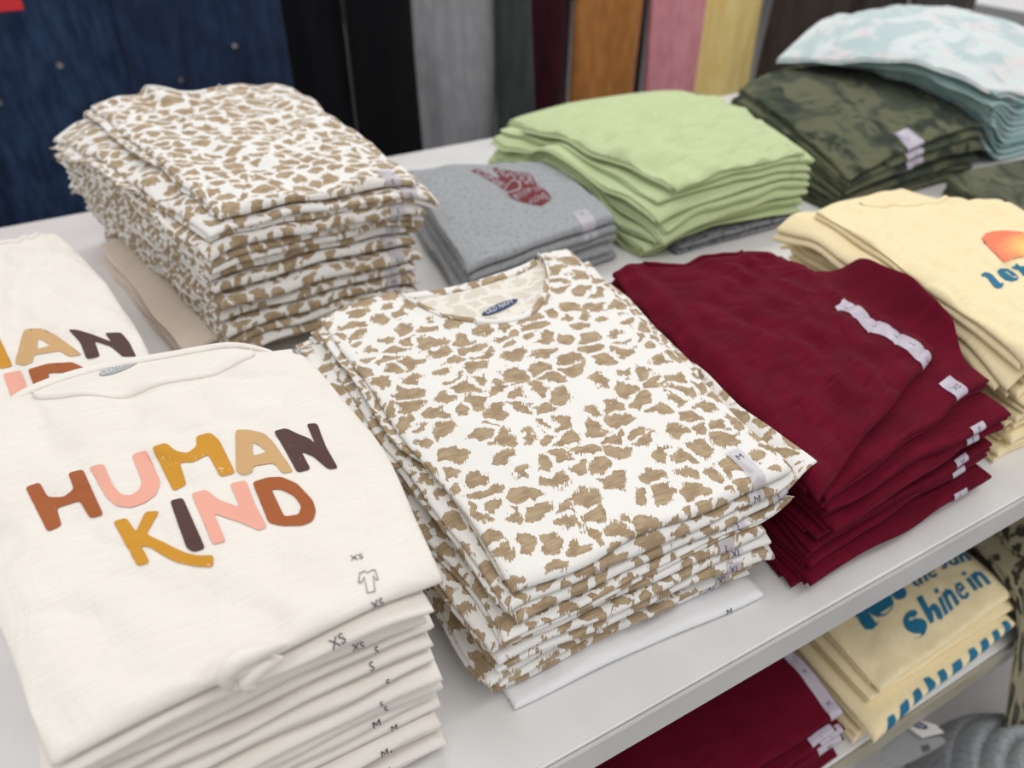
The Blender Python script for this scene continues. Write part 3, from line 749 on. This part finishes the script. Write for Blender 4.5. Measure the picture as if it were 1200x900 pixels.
# ------------------------------------------------------------------ HUMAN KIND
HK = [('brown', [[(30,275),(80,257),(108,308),(165,308),(202,280),(180,225),(232,212),(305,372),(258,384),(222,322),(140,348),(158,410),(108,432)]]),
 ('pink', [[(254,203),(305,192),(335,265),(365,300),(400,303),(430,285),(440,255),(403,160),(455,143),(505,255),(490,300),(455,328),(400,347),(350,340),(315,310)]]),
 ('must', [[(475,133),(523,118),(560,148),(600,155),(632,130),(630,95),(680,82),(712,110),(768,225),(715,238),(672,158),(620,187),(572,188),(597,265),(550,289)]]),
 ('tan', [[(768,73),(815,73),(870,85),(905,120),(972,220),(935,227),(903,190),(832,200),(828,222),(795,233),(770,218)],[(828,112),(880,150),(830,165)]]),
 ('choc', [[(902,78),(945,67),(985,85),(1030,105),(1048,120),(1018,52),(1055,50),(1085,130),(1130,208),(1095,212),(1040,165),(1000,150),(1033,212),(985,224),(935,130)]]),
 ('must', [[(338,395),(385,382),(418,432),(452,360),(502,358),(455,440),(520,470),(590,505),(640,515),(692,513),(690,556),(630,553),(560,538),(500,508),(470,485),(436,480),(468,540),(425,552)]]),
 ('choc', [[(538,322),(583,312),(663,490),(622,503),(598,490)]]),
 ('pink', [[(613,297),(665,283),(712,320),(785,345),(748,262),(805,250),(835,330),(880,415),(850,427),(790,400),(692,368),(735,465),(690,478)]]),
 ('brown', [[(828,257),(880,240),(930,238),(985,262),(1040,320),(1052,360),(1040,395),(1000,410),(930,411),(885,400)],[(895,282),(930,283),(975,305),(1000,340),(990,370),(940,378)]])]
NMC = dict(brown='rust brown', pink='pale pink', must='mustard', tan='tan', choc='dark brown', teal_ink='teal')
def rounded(P, k=.16):
    for _ in range(2):
        Q = []
        for i in range(len(P)):
            a, b = np.array(P[i], float), np.array(P[(i+1) % len(P)], float); d = np.linalg.norm(b-a); r = min(k, 7/max(d, 1e-6)); Q += [tuple(a+(b-a)*r), tuple(b-(b-a)*r)]
        P = Q
    return P
for c, P in HK: px_decal(A[0], 'printed_letter', [cr(rounded(p), 3, 20, 480) for p in P], M[c], label='%s printed letter' % NMC[c])
HB = [('must', [[(-40,560),(0,600),(62,735),(0,748),(-30,690)]]),
 ('tan', [[(118,558),(195,552),(260,580),(330,630),(395,680),(335,690),(285,662),(165,680),(158,715),(120,732),(72,722),(100,610)],[(185,600),(243,635),(178,652)]]),
 ('choc', [[(327,558),(370,560),(440,580),(535,618),(502,575),(580,572),(620,620),(655,690),(590,690),(530,640),(455,615),(480,690),(415,700),(385,620)]]),
 ('pink', [[(15,770),(100,755),(130,830),(145,900),(60,900)]]),
 ('brown', [[(135,750),(230,722),(345,715),(400,740),(430,790),(400,860),(300,880),(180,870)],[(230,768),(320,765),(350,790),(330,830),(250,830)]])]
for c, P in HB: px_decal(B[0], 'printed_letter', [cr(rounded(p), 4.09, 0, 250) for p in P], M[c], label='%s printed letter' % NMC[c])

# necklines, neck labels
def bunch(sh, paths, rad):
    for pts in paths:
        c3 = []
        for (px, py, y) in pts:
            d = ray(px, py); c3.append(np.array([0, 0, HC]) + d*(y/d[1]))
        c3 = np.array(c3); tt = np.linspace(0, len(c3)-1, 40); P = np.stack([np.interp(tt, range(len(c3)), c3[:, k]) for k in range(3)], 1)
        for _ in range(6): P[1:-1] = (P[:-2]+P[1:-1]*2+P[2:])/4
        T_ = np.gradient(P, axis=0); T_ /= np.linalg.norm(T_, axis=1)[:, None]; ref = np.array([0, -.6, .8]); a = np.cross(T_, ref); a /= np.linalg.norm(a, axis=1)[:, None]; b = np.cross(a, T_)
        r_ = rad*np.sin(np.linspace(.12, math.pi-.12, 40))**.7; th_ = np.linspace(0, 2*math.pi, 20, endpoint=False)
        V_ = (P[:, None] + r_[:, None, None]*(np.cos(th_)[None, :, None]*a[:, None]*.9 + np.sin(th_)[None, :, None]*b[:, None]*1.25)).reshape(-1, 3)
        I_ = np.arange(800).reshape(40, 20); J_ = np.roll(I_, -1, 1); f_ = np.stack([I_[:-1], J_[:-1], J_[1:], I_[1:]], -1).reshape(-1, 4)
        mesh_obj('crumpled_hem', V_, f_, M['white'], sh.root, sh.base, V_[:, :2])
bunch(A[2], [[(336, 754, .302), (306, 763, .298), (276, 775, .294), (262, 791, .294), (270, 809, .298)], [(330, 771, .304), (304, 781, .297), (288, 795, .295), (296, 809, .300)], [(306, 765, .300), (284, 783, .296), (262, 789, .30), (236, 803, .304)]], .0065)
collar(A[0], M['white'], .014); collar(A[0], M['white'], .014, 1)
collar(D[0], M['leo'], .017); collar(D[0], M['leo'], .017, 1)
collar(C[0], M['leo'], .015)
collar(H[0], M['cream'], .014); collar(G[0], M['maroon'], .012); collar(B[0], M['white'], .013)
o = px_decal(D[0], 'neck_label', [cr(ellipse(343, 679, 172, 36, -.405), 7.5, 540, 270)], M['navy'], .0006, 1, 3)
px_decal(D[0], 'label_lettering', quad_text('OLD NAVY', cr([(228, 744), (468, 640), (452, 602), (212, 706)], 7.5, 540, 270), .015), M['label_white'], .0011, 1, 2, parent=o)
px_decal(D[0], 'size_lettering', quad_text('M', cr([(412, 722), (430, 714), (426, 706), (408, 714)], 7.5, 540, 270), .02), M['text'], .0009, 1, 2)
o = px_decal(A[0], 'neck_label', [cr(ellipse(576, 735, 108, 24, -.38), 4.09, 0, 250)], M['label_grey'], .0006, 1, 3)
px_decal(A[0], 'label_lettering', quad_text('OLD NAVY', cr([(492, 782), (650, 716), (642, 694), (484, 760)], 4.09, 0, 250), .015), M['label_white'], .0011, 1, 2, parent=o)
sleeve(D[0], -1, .34, .97, .008, M['leo'], tip=.15); sleeve(D[0], 1, .28, .93, .012, M['leo'], -.002, tip=.1)
sleeve(D[1], -1, .40, .95, .016, M['leo'], tip=.1); sleeve(D[3], -1, .45, .95, .02, M['leo'], tip=.1)
sleeve(C[0], -1, .3, .95, .01, M['leo'], tip=.15); sleeve(C[1], -1, .35, .95, .012, M['leo'], tip=.15)

# ------------------------------------------------------------------ size strips and sizes
def tee_icon(s, x, a, h):
    P = [(-.28,-.5),(.28,-.5),(.28,.2),(.40,.05),(.52,.12),(.36,.5),(.14,.5),(0,.42),(-.14,.5),(-.36,.5),(-.52,.12),(-.40,.05),(-.28,.2)]
    Q = [(px*.88, py*.90) for px, py in P]
    return arc_decal(s, 'tee_pictogram', [[(x+p*h*.9, a+q*h) for p, q in P], [(x+p*h*.9, a+q*h) for p, q in Q]], M['text'], .0008, h*.12)
s = A[0]
px_decal(s, 'size_lettering', quad_text('XS', [(411, 658), (426, 655), (425, 649), (410, 652)], .02), M['text'], .0007, 0, 3)
px_decal(s, 'tee_pictogram', [[(430,696),(440,694),(438,676),(441,681),(444,680),(440,668),(436,668),(431,671),(427,669),(421,672),(420,684),(424,684),(427,678)],
                              [(431,694.6),(438.6,693),(437,674),(441,679),(442.8,679),(439.2,669.2),(436,669.2),(431,672.4),(427.4,670.3),(422,673),(421.4,682.5),(423.4,682.6),(427.2,675.5)]], M['thin_line'], .0007, 0, 3)
arc_text(A[0], 'XS', A[0].W*.80, .001, .0052)
for i, (txt, u, a, h) in enumerate([('XS', .72, .004, .006), ('XS', .79, .002, .005), ('S', .82, .001, .005), ('S', .81, .003, .0055), ('S', .84, .0, .005), ('S', .80, .001, .0045), ('S', .81, .001, .005), ('M', .79, .001, .006), ('M', .83, .001, .005), ('M', .80, .001, .0055), ('L', .82, 0, .005), ('L', .80, 0, .005)], 1):
    arc_text(A[i], txt, A[i].W*u, a, h, rot=rng.uniform(-.15, .15))
def strip(s, u, txt, a0=-.006, a1=.02, wd=.016, mat=None, h=.006, at_=(.002,)):
    arc_strip(s, s.W*u-wd/2, wd, a0, a1, mat or M['sticker'])
    for a in at_: arc_text(s, txt, s.W*u, a, h)
for i, (u, txt, a1) in enumerate([(.86, 'M', .045), (.84, 'M', .012), (.86, 'L', .008), (.80, 'L', .01), (.83, 'L', .01), (.85, 'XL', .01), (.82, 'XL', .008), (.84, 'XL', .006), (.83, 'XL', .006), (.83, 'XL', .006)]):
    strip(D[i], u, txt, a1=a1, mat=M['clear'], h=.0065, at_=((.034,) if i == 0 else (.002,)))
arc_text(D[10], 'M', D[10].W*.84, .001, .006)
for i, txt in enumerate(['S', 'S', 'S', 'S', 'S', 'M', 'L', 'L', 'M', 'L']):
    strip(C[i], .86, txt, a1=.02 if i else .04, mat=M['clear'], h=.0065, wd=.022)
strip(G[0], .88, 'L', a0=-.008, a1=.145, wd=.026, h=.006, at_=(.135, .085, .055, .03, .006))
for i, (txt, a1) in enumerate([('XS', .03), ('S', .008), ('S', .01), ('M', .008), ('M', .008), ('L', .05), ('L', .006), ('XL', .008)], 1):
    strip(G[i], .80, txt, a1=a1, wd=.022, h=.007, at_=(.012 if a1 > .02 else .001,))
strip(E[0], .80, 'M', a1=.05, wd=.03, mat=M['clear'], h=.007, at_=(.04,)); strip(E[1], .80, 'S', a1=.02, wd=.03, mat=M['clear'], h=.007)
strip(I[0], .45, 'M', a1=.06, wd=.05, mat=M['sticker'], h=.006, at_=(.03,))
for i in (1, 2, 3): strip(I[i], .45, 'M', a1=.02, wd=.05, h=.006)
arc_text(Fs[0], 'S', Fs[0].W*.88, .022, .005)
for i in (1, 2, 3): arc_text(Fs[i], 'S', Fs[i].W*.86, .003, .005)

# ------------------------------------------------------------------ cream tee print: sun and words
px_decal(H[0], 'sun_print', [cr([(375,300),(405,262),(480,240),(580,233),(690,240),(800,262),(900,300),(980,345),(1030,390),(900,410),(750,455),(640,480),(570,512),(500,440),(440,380)], 7.5, 1100, 240)],
         M['sun'], off=.0016, sp=3, uvq=((1150, 270), (85, 40)))
for P in [[[(370,615),(400,595),(440,600),(475,620),(515,670),(545,695),(565,685),(570,700),(555,728),(520,740),(485,725),(450,680),(425,645),(400,632),(378,632)]],
          [[(510,585),(540,562),(600,562),(650,590),(690,625),(700,640),(690,665),(640,677),(585,665),(540,630)], [(562,574),(600,588),(650,630),(688,630),(690,646),(650,640),(610,612)]],
          [[(635,550),(665,540),(682,515),(715,545),(745,540),(770,570),(800,600),(820,640),(850,640),(840,660),(790,655),(745,625),(700,575),(655,565)]]]:
    px_decal(H[0], 'printed_letter', [cr(p, 7.5, 1100, 240) for p in P], M['teal_ink'], sp=3, label='teal printed letter')

# grey tee: hand print
hp = [(105,188),(160,170),(215,178),(310,225),(380,270),(420,265),(395,215),(335,165),(390,155),(450,175),(500,185),(560,190),(640,205),(740,210),(770,240),(815,320),(870,365),(930,410),(985,480),(950,520),(880,568),(800,560),(700,540),(620,515),(550,490),(500,440),(450,385),(380,330),(280,280),(200,230)]
hand = px_decal(E[0], 'hand_print', [cr(hp, 9.23, 540, 180)], M['mar_ink'], .0006, sp=3)
for txt, q in [('ONE', [(150,205),(450,372),(490,335),(200,180)]), ('PRA', [(385,205),(500,275),(545,235),(420,165)]), ('ACE', [(500,235),(590,270),(640,215),(560,195)]),
               ('FOR', [(640,325),(800,340),(760,225),(640,215)]), ('ALL', [(530,470),(620,500),(740,460),(640,410)]), ('OF US', [(690,440),(880,395),(850,340),(660,400)]), ('LOVE', [(740,545),(965,490),(900,425),(760,490)])]:
    px_decal(E[0], 'hand_lettering', quad_text(txt, cr(q, 9.23, 540, 180), .01), M['label_grey'], .0012, sp=2.5, parent=hand)
px_decal(E[0], 'heart_outline', [cr(p, 9.23, 540, 180) for p in ([(462,395),(540,300),(575,278),(620,300),(655,350),(640,395),(560,420),(500,440)], [(475,397),(545,308),(578,290),(612,308),(640,352),(628,385),(555,410),(505,425)])], M['label_grey'], .0012, sp=2.5, parent=hand)

# paper corners lying between the stacks
def card(name, P3, th, mat, label, cat):
    P = np.array(P3, float); n = np.cross(P[1]-P[0], P[-1]-P[0]); n /= np.linalg.norm(n); k = len(P); V = np.concatenate([P, P-n*th])
    f = [list(range(k)), list(range(2*k-1, k-1, -1))] + [[i, i+k, (i+1) % k+k, (i+1) % k] for i in range(k)]
    o = mesh_obj(name, V, f, mat, None, P[0], None, smooth=False); tag(o, label, cat); return o

# ================================================================== lower shelf
FL = Field(-.3, 2.2, .05, 1.2, Z2, edges=(TY0-.005, -.65))
Lm = [(.20, .285), (.64, .29), (.66, .72), (.22, .72)]
LM = stack(FL, [(.26, .283), (.685, .283), (.71, .72), (.26, .72)], [(.28, .283), (.665, .290), (.705, .72), (.28, .72)], .118, 9, M['maroon'], 'burgundy folded tee', 'lower shelf burgundy stack', 'burgundy tees on the lower shelf', jitter=.006, ntop=30,
           top_kw=dict(wr=.003, full=1), kw=dict(droop=.15, amp=.2), tz=(-0.345, -0.345, -0.34, -0.34), dome=0.004, special={0: dict(quad=[(.28, .28), at(992, 828, -.345), (.705, .72), (.26, .74)], label='burgundy tee on top of the lower shelf burgundy stack, pale size strip along its side')})
strip(LM[0], .965, 'M', a0=-.008, a1=.25, wd=.022, h=.007, at_=(.02, .07, .12, .17, .22))
for i in (1, 2, 3, 4, 5): strip(LM[i], .93, 'XL' if i > 3 else 'L', a1=.012, wd=.045, h=.008)
# white tees below the cream ones, then cream tees with teal words
Lb = [(.735, .280), (1.05, .286), (1.09, .70), (.78, .70)]
stack(FL, Lb, Lb, .022, 2, M['white'], 'white folded tee', 'pair below the lower shelf cream tees', 'white tees below the cream ones on the lower shelf', jitter=.002)
Lc = [(.712, .276), (1.065, .285), (1.10, .70), (.735, .70)]
LT = [at(1033, 808, -.38), at(1200, 686, -.37), (1.11, .74), (.80, .74)]
LC = stack(FL, Lc, [(.755, .283), (1.09, .290), (1.10, .70), (.76, .70)], .066, 6, M['cream'], 'cream folded tee', 'lower shelf cream stack', 'cream tees on the lower shelf', jitter=.008, ntop=36,
           top_kw=dict(wr=.002, full=1, droop=.1), kw=dict(droop=.12, amp=.2), tz=(-0.38, -0.37, -0.36, -0.37), dome=0, special={0: dict(quad=LT, label='cream tee with teal words on top of the lower shelf cream stack'), 2: dict(full=1), 3: dict(full=1)}, parts_top=True)
S1 = (4.286, 900, 640)
retro = [[[(430,350),(450,300),(490,290),(510,340),(545,390),(558,372),(550,398),(525,420),(490,420),(465,390),(450,360)]],
 [[(490,310),(530,275),(590,240),(620,250),(632,285),(622,320),(590,350),(550,358),(520,345)], [(560,340),(605,312),(624,298),(612,322),(588,342)]],
 [[(590,225),(650,195),(690,215),(697,240),(690,258),(665,270),(640,268),(620,245)]],
 [[(748,328),(735,320),(710,325),(688,345),(678,370),(682,400),(700,425),(735,440),(765,440),(772,450),(760,460),(735,463),(735,466),(765,462),(790,440),(800,405),(795,380),(775,365),(740,362),(715,375),(708,372),(712,360),(735,358),(750,345)]],
 [[(745,262),(772,245),(808,312),(822,290),(845,290),(862,312),(880,352),(872,372),(852,366),(832,325),(824,322),(835,378),(815,392)]]]
FAT = dict(i=(.34, [[(.15, 0), (.15, .68)], [(.15, .84), (.15, 1.02)]]), n=(.78, [[(.15, 0), (.15, .75)], [(.15, .52), (.35, .70), (.55, .62), (.60, .35), (.60, 0)]]),
           e=(.76, [[(.18, .40), (.60, .46), (.52, .68), (.30, .70), (.14, .45), (.20, .14), (.42, .04), (.64, .14)]]), t=(.50, [[(.20, 1), (.20, .16), (.42, .04)], [(0, .70), (.44, .70)]]),
           h=(.78, [[(.15, 1), (.15, 0)], [(.15, .52), (.35, .70), (.55, .62), (.60, .35), (.60, 0)]]), s=(.66, [[(.52, .62), (.30, .72), (.14, .56), (.48, .28), (.38, .06), (.10, .08)]]),
           u=(.80, [[(.14, .75), (.14, .22), (.34, .06), (.60, .22)], [(.60, .75), (.60, 0)]]))
for w_, q_ in (('ine', [(888,352),(1022,240),(962,150),(832,222)]), ('in', [(1034,226),(1126,186),(1058,96),(968,138)]), ('the', [(735,212),(858,145),(820,75),(690,140)]), ('sun', [(868,118),(1028,68),(990,15),(838,60)])):
    a_, b_, c_, d_ = [np.array(q, float) for q in q_]; tot = sum(FAT[ch][0] for ch in w_); x_ = 0
    for ch in w_:
        strokes = []
        for st0 in FAT[ch][1]:
            pl_ = stroke(st0, .25 if len(st0) < 7 else .19)
            strokes.append(cr([tuple((1-y)*((1-(x+x_)/tot)*a_+(x+x_)/tot*b_)+y*((1-(x+x_)/tot)*d_+(x+x_)/tot*c_)) for x, y in pl_], *S1))
        px_decal(LC[0], 'printed_letter', [tuple(strokes)], M['teal_ink'], sp=3, label='teal printed letter'); x_ += FAT[ch][0]
for P in retro: px_decal(LC[0], 'printed_letter', [cr(p, *S1) for p in P], M['teal_ink'], sp=3, label='teal printed letter')
for li, (u0, u1, ph) in ((2, (.06, .97, 0)), (3, (.04, .90, .5)), (4, (.04, .75, .5))):
    s = LC[li]; W = s.W; x = W*u0; k = 0
    while x < W*u1:
        wd = rng.uniform(.020, .028); a1 = rng.uniform(.014, .018); a0 = -.005
        P = [(x, a0), (x+wd*.75, a0), (x+wd*.95, a1*.6), (x+wd, a1), (x+wd*.35, a1), (x+wd*.1, a1*.4)] if k % 3 else [(x, a0), (x+wd*.5, a0), (x+wd, a1*.3), (x+wd*.95, a1), (x+wd*.5, a1*1.1), (x+wd*.3, a1*.5)]
        arc_decal(s, 'printed_letter', [P], M['teal_ink'], .0006, .003, label='teal printed letter'); x += wd + rng.uniform(.005, .009); k += 1
# olive leopard tees at the right end, the uppermost hanging over the shelf edge
Oq = [(1.135, .30), (1.50, .30), (1.50, .75), (1.15, .75)]
OL = stack(FL, Oq, Oq, .19, 9, M['oleo'], 'olive leopard print tee', 'lower shelf olive leopard stack', 'olive leopard tees on the lower shelf', jitter=.01, kw=dict(droop=.2, amp=.25))
for q, sl, lab in (([(1.058, .185), (1.42, .17), (1.50, .62), (1.15, .62)], 3.0, 'olive leopard print tee slipping over the lower shelf edge, lower of two'), ([(1.105, .215), (1.40, .20), (1.52, .70), (1.14, .72)], 2.6, 'olive leopard print tee draped across the top of the olive leopard stack')):
    s = Shirt(FL, q, .016, slope=sl, wr=.005, full=1, amp=.3, wob=.008); s.build('folded_tshirt', M['oleo'], lab, 'shirt', 'olive leopard tees draped over the shelf edge', n=40)

# ---- base deck: bundled grey tees with paper tags
FB = Field(.3, 2.2, -.2, 1.2, Z3)
gq = [(.98, -.02), (1.24, -.02), (1.24, .24), (.98, .24)]
stack(FB, gq, gq, .045, 3, M['grey'], 'heather grey folded tee', 'grey pile on the base deck', 'grey tees piled on the base deck', jitter=.006, kw=dict(droop=.2, amp=.3))
def mound(cx, cy, rx, ry, h):       # a bundled garment: rounded heap with folds running round it
    n = 90; th_ = np.linspace(0, 2*np.pi, 120, endpoint=False); rr = np.linspace(0, 1, n)
    T, Q = np.meshgrid(th_, rr, indexing='ij'); f1 = noise_fn(901, .9, 9); f2 = noise_fn(902, .35, 9)
    edge = 1 + .06*np.sin(3*T+1) + .04*np.sin(5*T); x = cx + rx*edge*Q*np.cos(T); y = cy + ry*edge*Q*np.sin(T)
    fold = np.abs(np.sin(7*Q*2.2 + 1.2*np.sin(T*1.0+.8) + 1.5*f2(x*1.2, y*1.2)))**.6
    i_ = np.clip(((x-FB.x0)/CELL).astype(int), 0, FB.nx-1); j_ = np.clip(((y-FB.y0)/CELL).astype(int), 0, FB.ny-1); b_ = FB.H[i_, j_]
    bl = b_.min()
    z = bl + .004 + h*np.sqrt(np.clip(1-Q**2.6, 0, 1)) + .016*fold*(1-Q**4) + .012*f1(x*2, y*2)*(1-Q)
    z = np.maximum(z, b_+.001)
    V = np.stack([x, y, z], -1).reshape(-1, 3); I_ = np.arange(len(V)).reshape(T.shape); J_ = np.roll(I_, -1, 0)
    f = np.stack([I_[:, :-1], I_[:, 1:], J_[:, 1:], J_[:, :-1]], -1).reshape(-1, 4)
    return V, f
MO = (1.10, .12, Z3+.05)
bu = empty('bundled_tshirt', MO); tag(bu, 'crumpled heather grey tee heaped on the base deck with paper tags', 'shirt')
V, f = mound(1.065, .13, .165, .165, .20); mesh_obj('body', V, f, M['grey'], bu, MO, V[:, :2]*1.0)
def tagcard(name, P, z, mat, parent, dz=0):
    C_ = cr(P, 5.4545, 960, 780); zs = z if isinstance(z, (list, tuple)) else [z]*len(C_)
    P3 = np.array([(*at(x, y, zz), zz) for (x, y), zz in zip(C_, zs)]); k = len(P3); V_ = np.concatenate([P3, P3-np.array([0, 0, .0008])])
    f_ = [list(range(k)), list(range(2*k-1, k-1, -1))] + [[i, i+k, (i+1) % k+k, (i+1) % k] for i in range(k)]
    return mesh_obj(name, V_, f_, mat, parent, MO, None, smooth=False)
tagcard('plastic_size_tag', [(440,650),(385,600),(400,535),(560,402),(655,470),(775,450),(812,482),(780,512),(600,610),(500,650)], -.578, flat('grey_plastic_tag', (150, 150, 152), .25), bu)
tagcard('barcode_patch', [(655,512),(700,500),(712,540),(665,552)], -.576, flat('dark_patch', (84, 84, 88), .5), bu)
tc = tagcard('paper_tag', [(566,392),(620,346),(745,376),(798,428),(660,462)], -.570, M['tagcard'], bu)
tagcard('tag_oval', ellipse(640, 380, 58, 19, .32), -.5685, M['navy'], tc)
for l in quad_text('OLD', [(608, 378), (668, 402), (676, 386), (616, 362)], .015)[:0]: pass
V2_, f_ = fill(quad_text('OLD', [(604, 376), (664, 400), (674, 384), (614, 360)], .015), 4)
P_ = [(*at(x, y, -.5675), -.5675) for x, y in cr(V2_.tolist(), 5.4545, 960, 780)]
mesh_obj('tag_lettering', P_, [g_[::-1] for g_ in f_], M['label_white'], tc, MO, None, smooth=False)
